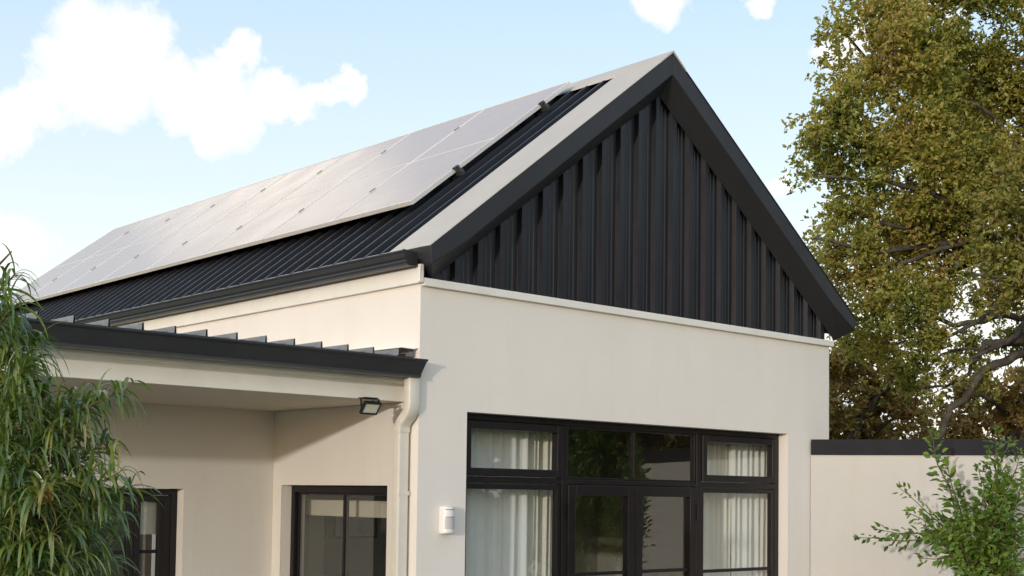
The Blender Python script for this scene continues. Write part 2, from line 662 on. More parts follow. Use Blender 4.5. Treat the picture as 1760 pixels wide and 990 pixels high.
mb = MB()
mb.box(-7, -.005, .160, .200, 2.553, 2.842)
mb.build("fascia", "fascia", house, .004)
mb = MB()                             # cyma moulding planted on the fascia
mold = [(.159, 2.682), (.143, 2.682), (.131, 2.688), (.122, 2.700), (.117, 2.716), (.116, 2.734), (.116, 2.840), (.159, 2.840)]
mb.loft([[(-7, y, z) for y, z in mold], [(-.008, y, z) for y, z in mold]])
mb.build("fascia_moulding", "board", house)
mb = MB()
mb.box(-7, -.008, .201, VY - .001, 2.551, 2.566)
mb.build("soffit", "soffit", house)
mb = MB()
vg = [(.102, 2.836), (.102, 2.712), (-.055, 2.710), (-.067, 2.713), (-.067, 2.726), (-.060, 2.732), (-.088, 2.818), (-.101, 2.826), (-.104, 2.834), (-.099, 2.840), (-.088, 2.840),
      (-.080, 2.818), (-.052, 2.732), (.092, 2.722), (.092, 2.836)]


def vgx(y, z):
    return -.006 - (2.838 - z) * .30


mb.loft([[(-7, y, z) for y, z in vg], [(vgx(y, z), y, z) for y, z in vg]])
g = mb.build("verandah_gutter", "gutter", house)
mb = MB()
vcap = [(.102, 2.836), (.102, 2.712), (-.055, 2.710), (-.067, 2.713), (-.067, 2.726), (-.060, 2.732), (-.088, 2.818), (-.101, 2.826), (-.104, 2.834), (-.099, 2.840)]
mb.loft([[(vgx(y, z) + .0005, y, z) for y, z in vcap], [(vgx(y, z) + .006, y, z) for y, z in vcap]])
mb.build("end_cap", "charcoal", g)
mb = MB()
mb.box(-6.95, -6.7, .2, .45, 0, 2.55)
mb.build("verandah_pillar", "plaster_shaded", house)

# downpipe with a swan neck
def rect_ring(c, d, hx, hd, nfl=2):
    """rounded rectangular pipe section, width along X, depth square to the run"""
    d = Vector(d).normalized()
    ax = Vector((1, 0, 0))
    ay = d.cross(ax).normalized()
    ring = []
    r = .012
    for sx, sy in ((1, 1), (-1, 1), (-1, -1), (1, -1)):
        for t in range(3):
            base = {(1, 1): 0, (-1, 1): 90, (-1, -1): 180, (1, -1): 270}[(sx, sy)]
            a = R(base + 45 * t)
            ring.append(Vector(c) + ax * (sx * (hx - r) + r * math.cos(a)) + ay * (sy * (hd - r) + r * math.sin(a)))
    return ring


PX = -.066
path = [(PX, -.005, 2.712), (PX, -.005, 2.53)]
cen1 = Vector((PX, .105, 2.53))
for t in range(1, 16):
    a = R(52 * t / 15)
    path.append((PX, .105 - .11 * math.cos(a), 2.53 - .11 * math.sin(a)))
p = Vector(path[-1])
dirn = Vector((0, math.sin(R(52)), -math.cos(R(52))))
p2 = p + dirn * .045
path.append(tuple(p2))
for t in range(1, 16):
    a = R(52 - 52 * t / 15)
    cc = p2 + Vector((0, -math.cos(R(52)), -math.sin(R(52)))) * .09
    path.append((PX, cc.y + .09 * math.cos(a), cc.z + .09 * math.sin(a)))
yl = path[-1][1]
zl = path[-1][2]
rings = []
for i, q in enumerate(path):
    a, b = Vector(path[max(i - 1, 0)]), Vector(path[min(i + 1, len(path) - 1)])
    crimp = .0018 if (i % 2 and 1 < i < len(path) - 1) else 0
    rings.append(rect_ring(q, b - a, .050 - crimp, .036 - crimp))
mb = MB()
mb.loft(rings)
dp = soft(mb.build("downpipe", "pipe", house), 50)
mb = MB()
mb.loft([rect_ring((PX, yl, zl + .004), (0, 0, -1), .046, .034), rect_ring((PX, yl, .05), (0, 0, -1), .046, .034)])
mb.build("straight_pipe", "pipe", dp)
mb = MB()
mb.loft([rect_ring((PX, yl, zl + .022), (0, 0, -1), .052, .039), rect_ring((PX, yl, zl - .014), (0, 0, -1), .052, .039)])
mb.build("collar", "pipe", dp)
for zz in (1.9, .6):
    mb = MB()
    mb.loft([rect_ring((PX + .004, yl, zz + .014), (0, 0, -1), .056, .038), rect_ring((PX + .004, yl, zz - .014), (0, 0, -1), .056, .038)])
    mb.build("bracket", "pipe", dp)
PIPE_Y = yl

# ------------------------------------------------------------------ front glazing
FY0, FY1 = .10, .165


def rail_frame(mb, x0, x1, z0, z1, w, y0, y1, wb=None):
    """rectangular frame of bars butted end to end"""
    wb = w if wb is None else wb
    mb.box(x0, x0 + w, y0, y1, z0, z1)
    mb.box(x1 - w, x1, y0, y1, z0, z1)
    mb.box(x0 + w, x1 - w, y0, y1, z1 - w, z1)
    mb.box(x0 + w, x1 - w, y0, y1, z0, z0 + wb)


def pane(name, x0, x1, z0, z1, y, parent):
    mb = MB()
    mb.poly([(x0, y, z0), (x1, y, z0), (x1, y, z1), (x0, y, z1)])
    return mb.build(name, "glass", parent, fix=False)


# main frame and mullions
mb = MB()
mb.box(.447, .500, FY0, FY1, .03, 2.498)
mb.box(4.285, 4.339, FY0, FY1, .03, 2.498)
mb.box(.500, 4.285, FY0, FY1, 2.452, 2.498)
mb.box(1.512, 1.575, FY0 - .004, FY1, .03, 2.452)
mb.box(3.150, 3.215, FY0 - .004, FY1, .03, 2.452)
mb.box(.500, 1.512, FY0, FY1, 1.985, 2.035)
mb.box(1.575, 3.150, FY0, FY1, 1.990, 2.030)
mb.box(3.215, 4.285, FY0, FY1, 1.985, 2.035)
mb.build("glazing_frame", "frame", house, .004)

for (x0, x1) in ((.503, 1.509), (3.218, 4.282)):           # two top-hung sashes
    mb = MB()
    rail_frame(mb, x0, x1, 2.038, 2.449, .060, FY0 - .018, FY1 - .012)
    s = mb.build("awning_window", "frame", house, .006)
    pane("pane", x0 + .055, x1 - .055, 2.09, 2.395, .128, s)
mb = MB()                                                    # centre transom light, thin glazing bar
rail_frame(mb, 1.577, 3.148, 2.032, 2.450, .014, FY0 + .008, FY1 - .01)
mb.box(2.357, 2.376, FY0 + .012, FY1 - .012, 2.046, 2.436)
s = mb.build("transom_window", "frame", house, .003)
pane("pane", 1.585, 3.14, 2.04, 2.442, .135, s)
for (x0, x1) in ((.502, 1.510), (3.217, 4.283)):           # fixed side lights
    mb = MB()
    rail_frame(mb, x0, x1, .035, 1.983, .042, FY0 + .006, FY1 - .006)
    mb.box(x0 + .042, x1 - .042, FY0 + .012, FY1 - .012, 1.238, 1.266)
    s = mb.build("side_window", "frame", house, .004)
    pane("pane", x0 + .035, x1 - .035, .07, 1.95, .135, s)
for (x0, x1) in ((1.578, 2.360), (2.366, 3.147)):          # pair of French doors
    mb = MB()
    rail_frame(mb, x0, x1, .035, 1.986, .086, FY0 - .012, FY1 - .012, .16)
    mb.box(x0 + .086, x1 - .086, FY0 + .004, FY1 - .03, 1.262, 1.288)
    d = mb.build("french_door", "frame", house, .006)
    pane("pane", x0 + .08, x1 - .08, .18, 1.91, .13, d)
    hx = x0 - .003 if x0 < 2 else x1 + .003
    mb = MB()
    mb.box(hx - .008, hx + .008, FY0 - .024, FY0 - .005, 1.70, 1.84)
    mb.build("hinge", "frame", d, .003)
    lx = 2.318 if x0 < 2 else 2.408
    mb = MB()
    mb.box(lx - .018, lx + .018, FY0 - .022, FY0 - .0125, .92, 1.14)
    mb.tube([(lx, FY0 - .02, 1.03), (lx, FY0 - .06, 1.03), (lx + (-.1 if x0 < 2 else .1), FY0 - .062, 1.03)], .009, 8)
    mb.build("handle", "clamp", d)

# sliding window in the verandah side wall
mb = MB()
X0, X1 = .085, .15
for (y0, y1, z0, z1) in ((.350, .395, .025, 1.950), (1.716, 1.762, .025, 1.950), (.395, 1.716, 1.900, 1.950), (.395, 1.716, .025, .07)):
    mb.box(X0, X1, y0, y1, z0, z1)
mb.build("sliding_door_frame", "frame", house, .004)
for (y0, y1, xo) in ((.397, 1.045, .095), (1.018, 1.714, .118)):
    mb = MB()
    mb.box(xo, xo + .018, y0, y0 + .024, .072, 1.898)
    mb.box(xo, xo + .018, y1 - .024, y1, .072, 1.898)
    mb.box(xo, xo + .018, y0 + .024, y1 - .024, 1.880, 1.898)
    mb.box(xo, xo + .018, y0 + .024, y1 - .024, .072, .12)
    d = mb.build("sliding_door", "frame", house, .003)
    mb = MB()
    mb.poly([(xo + .009, y0 + .02, .1), (xo + .009, y1 - .02, .1), (xo + .009, y1 - .02, 1.89), (xo + .009, y0 + .02, 1.89)])
    mb.build("pane", "glass", d, fix=False)

# folding doors in the verandah back wall
BY = VY + .095
mb = MB()
mb.box(-2.748, -2.70, BY, BY + .065, .025, 1.910)
mb.box(-.848, -.800, BY, BY + .065, .025, 1.910)
mb.box(-2.70, -.848, BY, BY + .065, 1.862, 1.910)
mb.build("back_door_frame", "frame", house, .004)
for (x0, x1) in ((-1.146, -.850), (-1.758, -1.149), (-2.37, -1.761), (-2.698, -2.373)):
    mb = MB()
    rail_frame(mb, x0, x1, .03, 1.860, .058 if x1 - x0 > .4 else .05, BY + .006, BY + .052)
    if x1 > -1: mb.box(-.95, -.9005, BY + .0065, BY + .0515, .081, 1.809)
    mb.box(x0 + .06, (x1 - .06) if x1 < -1 else -.951, BY + .012, BY + .045, 1.418, 1.444)
    d = mb.build("folding_door", "frame", house, .005)
    pane("pane", x0 + .04, x1 - .04, .06, 1.82, BY + .03, d)

# rooms behind the glass
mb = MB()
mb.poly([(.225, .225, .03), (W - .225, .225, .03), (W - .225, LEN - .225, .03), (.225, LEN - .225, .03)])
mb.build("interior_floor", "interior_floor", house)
mb = MB()
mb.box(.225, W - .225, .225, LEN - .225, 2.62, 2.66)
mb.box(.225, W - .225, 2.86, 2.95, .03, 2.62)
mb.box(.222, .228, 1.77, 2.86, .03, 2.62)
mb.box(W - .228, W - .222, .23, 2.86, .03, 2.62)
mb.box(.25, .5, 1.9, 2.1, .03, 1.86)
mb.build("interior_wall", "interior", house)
mb = MB()
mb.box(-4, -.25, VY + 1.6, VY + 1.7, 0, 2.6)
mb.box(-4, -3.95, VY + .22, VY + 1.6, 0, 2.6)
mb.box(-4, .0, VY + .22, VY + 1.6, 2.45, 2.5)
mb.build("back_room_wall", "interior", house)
mb = MB()
mb.box(.265, .34, .42, 1.86, 1.71, 1.84)
mb.build("window_pelmet", "pelmet", house, .01)

# ------------------------------------------------------------------ curtains, pictures, blind
def curtain(name, x0, x1, y, z0, z1, waves, amp, mat, label, ph=0.0):
    root_mb = MB()
    n = int(waves * 14)
    a = []
    for i in range(n + 1):
        t = i / n
        jitter = .35 * math.sin(t * waves * 2.1 + ph) + .2 * math.sin(t * waves * 5.3 + 2 * ph)
        a.append((x0 + (x1 - x0) * t, amp * (math.sin(2 * math.pi * t * waves + jitter * 2 + ph) + .3 * math.sin(4 * math.pi * t * waves + ph * 3))))
    rings = []
    for j in range(5):
        s = j / 4
        rings.append([(x + .012 * math.sin(s * 3 + i * .21), y + yy * (1 - .25 * s), z0 + (z1 - z0) * (1 - s)) for i, (x, yy) in enumerate(a)])
    root_mb.loft(rings, cap=False, closed=False)
    o = root_mb.build(name, mat, None, smooth=True, fix=False)
    return tag(o, label, "curtain")


curtain("sheer_curtain", .30, 1.34, .30, .06, 2.56, 8, .022, "sheer", "pale sheer curtain behind the window panes nearest the downpipe", .4)
curtain("gathered_drape", 1.24, 1.79, .36, .06, 2.56, 8, .036, "drape", "white gathered drape between the sheer curtain and the left french door", 1.3)
curtain("gathered_drape", 3.47, 3.98, .36, .06, 2.56, 6, .034, "drape", "white gathered drape just right of the french doors", 2.2)
curtain("sheer_curtain", 3.90, 4.70, .31, .06, 2.56, 9, .024, "sheer", "pale sheer curtain behind the window panes nearest the garden wall", 3.0)

for (x0, x1, lab) in ((.98, 1.157, "small framed picture on the inner wall, seen through the sliding door beside its left jamb"), (1.236, 1.733, "wide framed picture on the inner wall, seen through the sliding door panes")):
    t = empty("framed_picture", ((x0 + x1) / 2, 2.855, 1.47), lab, "picture")
    mb = MB()
    rail_frame(mb, x0, x1, 1.47, 1.78, .022, 2.835, 2.857)
    mb.build("frame", "frame", t, .003)
    mb = MB()
    mb.box(x0 + .021, x1 - .021, 2.845, 2.856, 1.491, 1.759)
    mb.build("print", "picture", t)
mb = MB()
zs = [1.56 + .262 * i / 8 for i in range(9)]
rings = []
for i, z in enumerate(zs):
    dz = .006 * (i % 2)
    rings.append([(-1.10, BY + .09 + dz, z), (-.84, BY + .09 + dz, z)])
mb.loft(rings, cap=False, closed=False)
tag(mb.build("roller_blind", "drape", None, fix=False), "short pale blind half lowered behind the narrow back door pane", "blind")

# ------------------------------------------------------------------ solar panels
PW, GAP = 1.137, .0035
PITCH = 1.1405
X_LO, X_HI = .563, 2.30
SLEN = (X_HI - X_LO) * math.sqrt(1 + SL * SL)
slope = Vector((1, 0, SL)).normalized()
rail_off = nL * -.055


def roofp(x, off):
    return Vector((x, 0, ztop(x) + off))


panel_labels = [
    "dusty solar panel nearest the gable, its open frame edge showing end clamps",
    "second dusty solar panel in the row, counted from the gable",
    "third dusty solar panel in the row, counted from the gable",
    "fourth dusty solar panel in the row, counted from the gable",
    "fifth dusty solar panel in the row, counted from the gable",
    "sixth dusty solar panel in the row, counted from the gable",
    "seventh dusty solar panel in the row, last but one before the far end",
    "last dusty solar panel at the far end of the row, above the strap leaved bush"]


def make_panel():
    o = roofp(X_LO, .10)
    root = empty("solar_panel", tuple(o + Vector((0, .865, 0))), panel_labels[0], "solar panel", "solar panels in one row on the roof")
    # local frame: x along Y (row), y up the slope, z = normal; meshes are built in that frame
    rot = Matrix((Vector((0, 1, 0)), slope, nL)).transposed()
    # keep handedness: Y x slope must be nL
    q = rot.to_3x3()
    if q.determinant() < 0:
        q = Matrix((Vector((0, 1, 0)), slope, Vector((0, 1, 0)).cross(slope))).transposed()
    root.rotation_euler = q.to_euler()
    sgn = 1 if q.col[2].dot(nL) > 0 else -1

    def part(name, boxes, mat, bevel=0, parent=None):
        mb = MB()
        for (a, b, c, d, e, f) in boxes:
            mb.box(a, b, c, d, *sorted((e * sgn, f * sgn)))
        ob = mb.build(name, mat, None, bevel)
        ob.parent = parent or root
        return ob
    H, w = .036, .013
    part("frame", [(0, w, 0, SLEN, -H, 0), (PW - w, PW, 0, SLEN, -H, 0), (w, PW - w, 0, w, -H, 0), (w, PW - w, SLEN - w, SLEN, -H, 0)], "alu", .0015)
    gl = part("glass", [(w + .0005, PW - w - .0005, w + .0005, SLEN - w - .0005, -.008, -.0035)], "panel")
    part("centre_strip", [(w + .001, PW - w - .001, SLEN / 2 - .008, SLEN / 2 + .008, -.0034, -.0022)], "alu", 0, gl)
    part("backsheet", [(w, PW - w, w, SLEN - w, -.014, -.010)], "black_plastic")
    for yy in (SLEN * .255, SLEN * .80):
        part("clamp", [(-.009, w * .5, yy - .036, yy + .036, .0008, .005), (-.007, -.002, yy - .02, yy + .02, -H, .0008)], "clamp", .001)
    return root


proto = make_panel()
for i in range(8):
    if i == 0:
        o = proto
    else:
        o = proto.copy()
        COL.objects.link(o)
        for ch in proto.children:
            c = ch.copy()
            COL.objects.link(c)
            c.parent = o
            for gch in ch.children:
                d = gch.copy()
                COL.objects.link(d)
                d.parent = c
        o["label"] = panel_labels[i]
    o.location.y = .865 + PITCH * i

# mounting rails with end clamps
for fr, lab in ((.255, "lower aluminium mounting rail under the solar panels, end fitting near the panel corner"), (.80, "upper aluminium mounting rail under the solar panels, end fitting near the ridge")):
    c = roofp(X_LO, .10) + slope * (SLEN * fr)
    root = empty("mounting_rail", (c.x, .80, c.z), lab, "mounting rail", "rails under the solar panels")
    cc = c - nL * .056
    mb = MB()
    mb.obox(cc + Vector((0, .80 + 4.65, 0)), (0, 1, 0), slope, nL, 4.65, .018, .018)
    mb.build("rail", "clamp", root, .002)
    mb = MB()
    e = c + Vector((0, .842, 0))
    mb.obox(e - nL * .018, (0, 1, 0), slope, nL, .006, .022, .022)
    mb.obox(e + Vector((0, -.012, 0)) - nL * .034, (0, 1, 0), slope, nL, .016, .022, .005)
    mb.obox(e + Vector((0, .012, 0)) + nL * .0055, (0, 1, 0), slope, nL, .017, .022, .003)
    mb.tube([e + Vector((0, -.016, 0)) - nL * .045, e + Vector((0, -.016, 0)) + nL * .004], .009, 6)
    mb.build("end_clamp", "clamp", root, .001)
    for k in range(5):
        yk = .95 + 2.035 * k
        mb = MB()
        mb.obox(c + Vector((0, yk, 0)) - nL * .084, (0, 1, 0), slope, nL, .02, .03, .010)
        mb.obox(c + Vector((0, yk + .014, 0)) - nL * .100, (0, 1, 0), slope, nL, .004, .03, .03)
        mb.build("foot", "clamp", root, .001)

# ------------------------------------------------------------------ flood light
fl = empty("floodlight", (-.36, .09, 2.555), "black rectangular floodlight with pale lens under the verandah eave", "floodlight")
th = R(38)
fx, fn = Vector((1, 0, 0)), Vector((0, -math.cos(th), -math.sin(th)))       # width axis, beam direction
fu = Vector((0, -math.sin(th), math.cos(th)))                               # up along the face
c = Vector((-.355, .085, 2.487))
mb = MB()
hw, hh, dpt = .070, .050, .012
for s_ in (-1, 1):
    mb.obox(c + fx * (s_ * (hw - .006)), fx, fu, fn, .006, hh, dpt)
    mb.obox(c + fu * (s_ * (hh - .007)), fx, fu, fn, hw - .012, .007, dpt)
mb.obox(c - fn * .008, fx, fu, fn, hw - .012, hh - .014, .004)
mb.build("housing", "black_plastic", fl, .003)
mb = MB()
for k in range(9):
    mb.obox(c - fn * .022 + fx * (-.052 + .013 * k), fx, fu, fn, .0022, hh - .01, .009)
mb.build("heat_sink", "black_plastic", fl)
mb = MB()
mb.obox(c + fn * .006, fx, fu, fn, hw - .0125, hh - .0145, .002)
lens = mb.build("lens", "lamp_lens", fl)
mb = MB()
mb.obox(c + fn * .0085 + fu * .014 - fx * .012, fx, fu, fn, .016, .006, .0005)
mb.build("led_plate", "led", lens)
mb = MB()
top = Vector((-.355, .095, 2.549))
for s_ in (-1, 1):
    a, b = c + fx * (s_ * (hw + .005)), top + fx * (s_ * (hw + .005))
    d = (b - a)
    mb.obox((a + b) / 2, fx, d.normalized(), fx.cross(d.normalized()), .003, d.length / 2, .009)
mb.obox(top, fx, (0, 1, 0), (0, 0, 1), hw + .008, .010, .003)
mb.build("bracket", "black_plastic", fl, .001)
mb = MB()
mb.box(-.41, -.30, .07, .159, 2.5525, 2.560)
mb.build("mounting_plate", "black_plastic", fl, .002)
mb = MB()
mb.tube([c - fn * .03, c - fn * .06 + Vector((.03, .02, -.02)), c - fn * .06 + Vector((.07, .03, .02)), Vector((-.27, .17, 2.55))], .004, 6)
mb.build("cable", "black_plastic", fl, smooth=True)

# ------------------------------------------------------------------ motion sensor
ms = empty("motion_sensor", (.25, 0, 1.62), "white motion sensor box on the front wall beside the window", "motion sensor")


def dring(z, hw_, dep, y0=-.001):
    ring = []
    for t in range(9):
        a = math.pi * t / 8
        ring.append((.25 - hw_ * math.cos(a), y0 - .018 - (dep - .018) * math.sin(a) ** .7, z))
    return [(.25 - hw_, y0, z)] + ring + [(.25 + hw_, y0, z)]


mb = MB()
mb.loft([dring(1.616, .047, .060), dring(1.626, .052, .074), dring(1.796, .052, .074), dring(1.812, .047, .062)])
mb.build("casing", "white_plastic", ms, .003)
mb = MB()


def lensring(z, hw_, dep):
    return [(.25 - hw_ * math.cos(a), -.019 - (dep - .018) * math.sin(a) ** .7, z) for a in [R(32 + 116 * t / 8) for t in range(9)]]


mb.loft([lensring(1.652, .0535, .0765), lensring(1.728, .0535, .0765)], cap=False, closed=False)
mb.build("lower_lens", "sensor_lens", ms)
mb = MB()
mb.loft([lensring(1.742, .053, .0758), lensring(1.784, .053, .0758)], cap=False, closed=False)
mb.build("upper_lens", "white_plastic", ms)
for z in (1.733, 1.787):
    mb = MB()
    mb.loft([lensring(z, .0530, .0757), lensring(z + .004, .0530, .0757)], cap=False, closed=False)
    mb.build("seam", "clamp", ms)

# ------------------------------------------------------------------ garden wall
gw = empty("garden_wall", (4.6, -.08, 0), "curved cream garden wall with dark metal coping beside the house", "garden wall")
front = [Vector((4.690, -.010)), Vector((4.708, -.030)), Vector((4.742, -.075)), Vector((4.79, -.145)), Vector((4.85, -.24)), Vector((4.92, -.36))]
dv = Vector((.46, -.888)).normalized()
for k in range(1, 26):
    front.append(front[5] + dv * (.36 * k))


def offset(pts, d):
    out = []
    for i, q in enumerate(pts):
        a, b = pts[max(i - 1, 0)], pts[min(i + 1, len(pts) - 1)]
        t = (b - a).normalized()
        out.append(q + Vector((-t.y, t.x)) * d)
    return out


def wall_ring(pts_f, pts_b, z0, z1):
    return [[(a.x, a.y, z0), (a.x, a.y, z1), (b.x, b.y, z1), (b.x, b.y, z0)] for a, b in zip(pts_f, pts_b)]


back = offset(front, .20)
back = [Vector((b.x, min(b.y, -.004) if b.x < 5.02 else b.y)) for b in back]
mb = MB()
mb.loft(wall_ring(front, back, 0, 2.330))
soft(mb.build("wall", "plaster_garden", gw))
mb = MB()
cf = offset(front, -.012)
cb = [Vector((b.x, min(b.y, -.003) if b.x < 5.02 else b.y)) for b in offset(front, .215)]
mb.loft(wall_ring(cf, cb, 2.315, 2.462))
soft(mb.build("coping", "coping", gw))


# ------------------------------------------------------------------ foliage
def leaf_mesh(name, pos, dr, nr, ln, wd, mat, parent, fold=.18, smooth=False, droop=.12):
    """many leaves of two folded quads each in one mesh"""
    pos, dr, nr = (np.asarray(a, float) for a in (pos, dr, nr))
    ln, wd = np.asarray(ln, float)[:, None], np.asarray(wd, float)[:, None]
    dr = dr / np.linalg.norm(dr, axis=1, keepdims=True)
    sd = np.cross(dr, nr)
    sd /= np.linalg.norm(sd, axis=1, keepdims=True) + 1e-9
    nn = np.cross(sd, dr)
    n = len(pos)
    off = np.array(parent_origin(parent)) if parent else 0
    V = np.empty((n, 6, 3))
    V[:, 0] = pos
    V[:, 1] = pos + dr * ln * .34 - sd * wd * .46 + nn * wd * fold
    V[:, 2] = pos + dr * ln * .70 - sd * wd * .40 + nn * (wd * fold - ln * droop * .4)
    V[:, 3] = pos + dr * ln - nn * ln * droop
    V[:, 4] = pos + dr * ln * .70 + sd * wd * .40 + nn * (wd * fold - ln * droop * .4)
    V[:, 5] = pos + dr * ln * .34 + sd * wd * .46 + nn * wd * fold
    V = (V - off).reshape(-1, 3)
    base = np.arange(n)[:, None] * 6
    Fq = np.concatenate([base + np.array([[0, 1, 2, 3]]), base + np.array([[0, 3, 4, 5]])], 1).reshape(-1)
    me = bpy.data.meshes.new(name)
    me.vertices.add(len(V))
    me.vertices.foreach_set("co", V.ravel())
    me.loops.add(len(Fq))
    me.loops.foreach_set("vertex_index", Fq.astype(np.int32))
    me.polygons.add(n * 2)
    me.polygons.foreach_set("loop_start", np.arange(0, n * 8, 4, dtype=np.int32))
    me.polygons.foreach_set("loop_total", np.full(n * 2, 4, dtype=np.int32))
    me.update(calc_edges=True)
    me.materials.append(MAT[mat])
    o = bpy.data.objects.new(name, me)
    COL.objects.link(o)
    if parent: o.parent = parent
    return o


def unit(a):
    return a / (np.linalg.norm(a, axis=-1, keepdims=True) + 1e-9)


def wobble(a, b, n, amp):
    """a bent limb path from a to b"""
    a, b = Vector(a), Vector(b)
    L_ = (b - a).length
    pts = []
    ph = [random.uniform(0, 6.28) for _ in range(6)]
    for i in range(n + 1):
        t = i / n
        e = math.sin(math.pi * t)
        o = Vector((math.sin(ph[0] + 5 * t), math.sin(ph[1] + 4.3 * t), .7 * math.sin(ph[2] + 5.5 * t))) * (amp * L_ * e)
        pts.append(a.lerp(b, t) + o)
    return pts


def crown_leaves(clumps, density, size):
    """leaf rosettes through clump volumes; clumps = (centre, radius)"""
    P, D, Nn, Ln, Wd, tw = [], [], [], [], [], []
    for c, r in clumps:
        c = np.array(c)
        nt_ = max(6, int(density * r * r))
        # sub-clumps give tufts and gaps
        ns = max(4, int(26 * r * r) + 3)
        sub = unit(RNG.normal(size=(ns, 3))) * (RNG.random((ns, 1)) ** .45) * r
        pick = RNG.integers(0, ns, nt_)
        cen = c + sub[pick] + RNG.normal(size=(nt_, 3)) * (.105 + .045 * r)
        outd = unit(unit(cen - c) * .6 + RNG.normal(size=(nt_, 3)) * .65 + np.array([0, 0, .30]))
        tw += list(zip(cen, outd))
        for j in range(8):
            jit = unit(outd * .55 + RNG.normal(size=(nt_, 3)) * .85)
            P.append(cen + outd * RNG.uniform(-.10, .03, (nt_, 1)))
            D.append(jit)
            Nn.append(unit(RNG.normal(size=(nt_, 3)) * .8 + np.array([0, 0, .8])))
            l = size * RNG.uniform(.65, 1.25, nt_)
            Ln.append(l)
            Wd.append(l * RNG.uniform(.42, .62, nt_))
    return np.concatenate(P), np.concatenate(D), np.concatenate(Nn), np.concatenate(Ln), np.concatenate(Wd), tw


def make_tree(name, label, cat, base, fork, trunk_r, clumps, limbs, density, size, leafmat, group=None, limb_r=.05):
    root = empty(name, tuple(base), label, cat, group)
    mb = MB()
    pts = wobble(base, fork, 7, .03)
    mb.tube(pts, [trunk_r * (1.35 - .5 * i / 7) for i in range(8)], 10)
    mb.build("trunk", "bark", root, smooth=True)
    mb = MB()
    for pth, r0, r1 in limbs:
        pts = []
        for a, b in zip(pth[:-1], pth[1:]):
            seg = wobble(a, b, 5, .085)
            pts += seg if not pts else seg[1:]
        n = len(pts)
        mb.tube(pts, [r0 + (r1 - r0) * i / (n - 1) for i in range(n)], 8)
    fork = Vector(fork)
    for c, r in clumps:
        c = Vector(c)
        if random.random() < .30:
            pts = wobble(fork + Vector((random.uniform(-.2, .2), random.uniform(-.2, .2), random.uniform(-.3, .6))), c, 9, .07)
            mb.tube(pts, [limb_r * 1.25 * (1 - .82 * i / 9) + .006 for i in range(10)], 6)
        for _ in range(max(3, int(9 * r))):                       # twigs inside the clump
            e = c + Vector(unit(RNG.normal(size=3))) * r * random.uniform(.6, 1.0)
            mb.tube(wobble(c, e, 4, .12), [.014, .012, .010, .008, .005], 4)
    mb.build("limbs", "bark", root, smooth=True)
    P, D, Nn, Ln, Wd, tw = crown_leaves(clumps, density, size)
    leaf_mesh("crown", P, D, Nn, Ln, Wd, leafmat, root)
    return root


def clump_list(lst, depth, jit, scale=1.0):
    out = []
    for q in lst:
        px, py, r = q[:3]
        d = depth + (q[3] if len(q) > 3 else random.uniform(-jit, jit))
        out.append((tuple(at(px, py, d)), r * d / FPX * scale))
    return out


# --- the big oak right of the house
OD = 17.0
oak = clump_list([
    (1530, 28, 52), (1475, 8, 26), (1445, 48, 26), (1422, 55, 14), (1500, 105, 55), (1438, 122, 28), (1452, 168, 42), (1428, 212, 36), (1404, 232, 24),
    (1404, 268, 30), (1388, 300, 16), (1470, 245, 56), (1440, 305, 44), (1425, 392, 22), (1402, 408, 13), (1470, 365, 58), (1440, 425, 34), (1412, 445, 16), (1455, 470, 34),
    (1500, 470, 60), (1490, 545, 46), (1560, 540, 55), (1560, 430, 75), (1560, 310, 80), (1560, 200, 80), (1585, 90, 80), (1660, 50, 85),
    (1665, 160, 85), (1650, 280, 85), (1640, 385, 75), (1612, 470, 58), (1740, 100, 85), (1755, 220, 85), (1700, 340, 60), (1705, 520, 42, .8),
    (1600, 590, 36), (1625, 640, 20), (1600, 690, 14), (1690, 650, 24), (1575, 625, 26), (1530, 600, 40), (1560, 640, 26), (1455, 590, 26), (1660, 590, 30), (1745, 590, 30), (1690, 240, 70, 1.4), (1580, 380, 70, 1.4), (1540, 250, 60, 1.6), (1620, 130, 70, 1.6),
    (1830, 60, 100), (1860, 220, 110), (1850, 400, 100), (1860, 560, 80), (1560, -70, 80), (1680, -80, 95), (1800, -90, 100), (1930, 120, 120), (1950, 330, 120), (1940, 520, 100), (1740, -190, 100), (1880, -160, 110),
], OD, .7)
near = clump_list([(1752, 318, 36), (1735, 372, 30), (1700, 398, 20), (1748, 440, 40), (1705, 452, 24), (1672, 470, 13), (1738, 512, 24), (1718, 545, 13), (1758, 262, 30), (1722, 300, 16), (1690, 352, 12), (1790, 380, 60), (1800, 480, 60), (1795, 280, 50), (1760, 480, 34)], OD - 2.4, .3)
obase = at(1905, 900, OD + .3)
obase.z = 0
ofork = at(1880, 470, OD + .3)
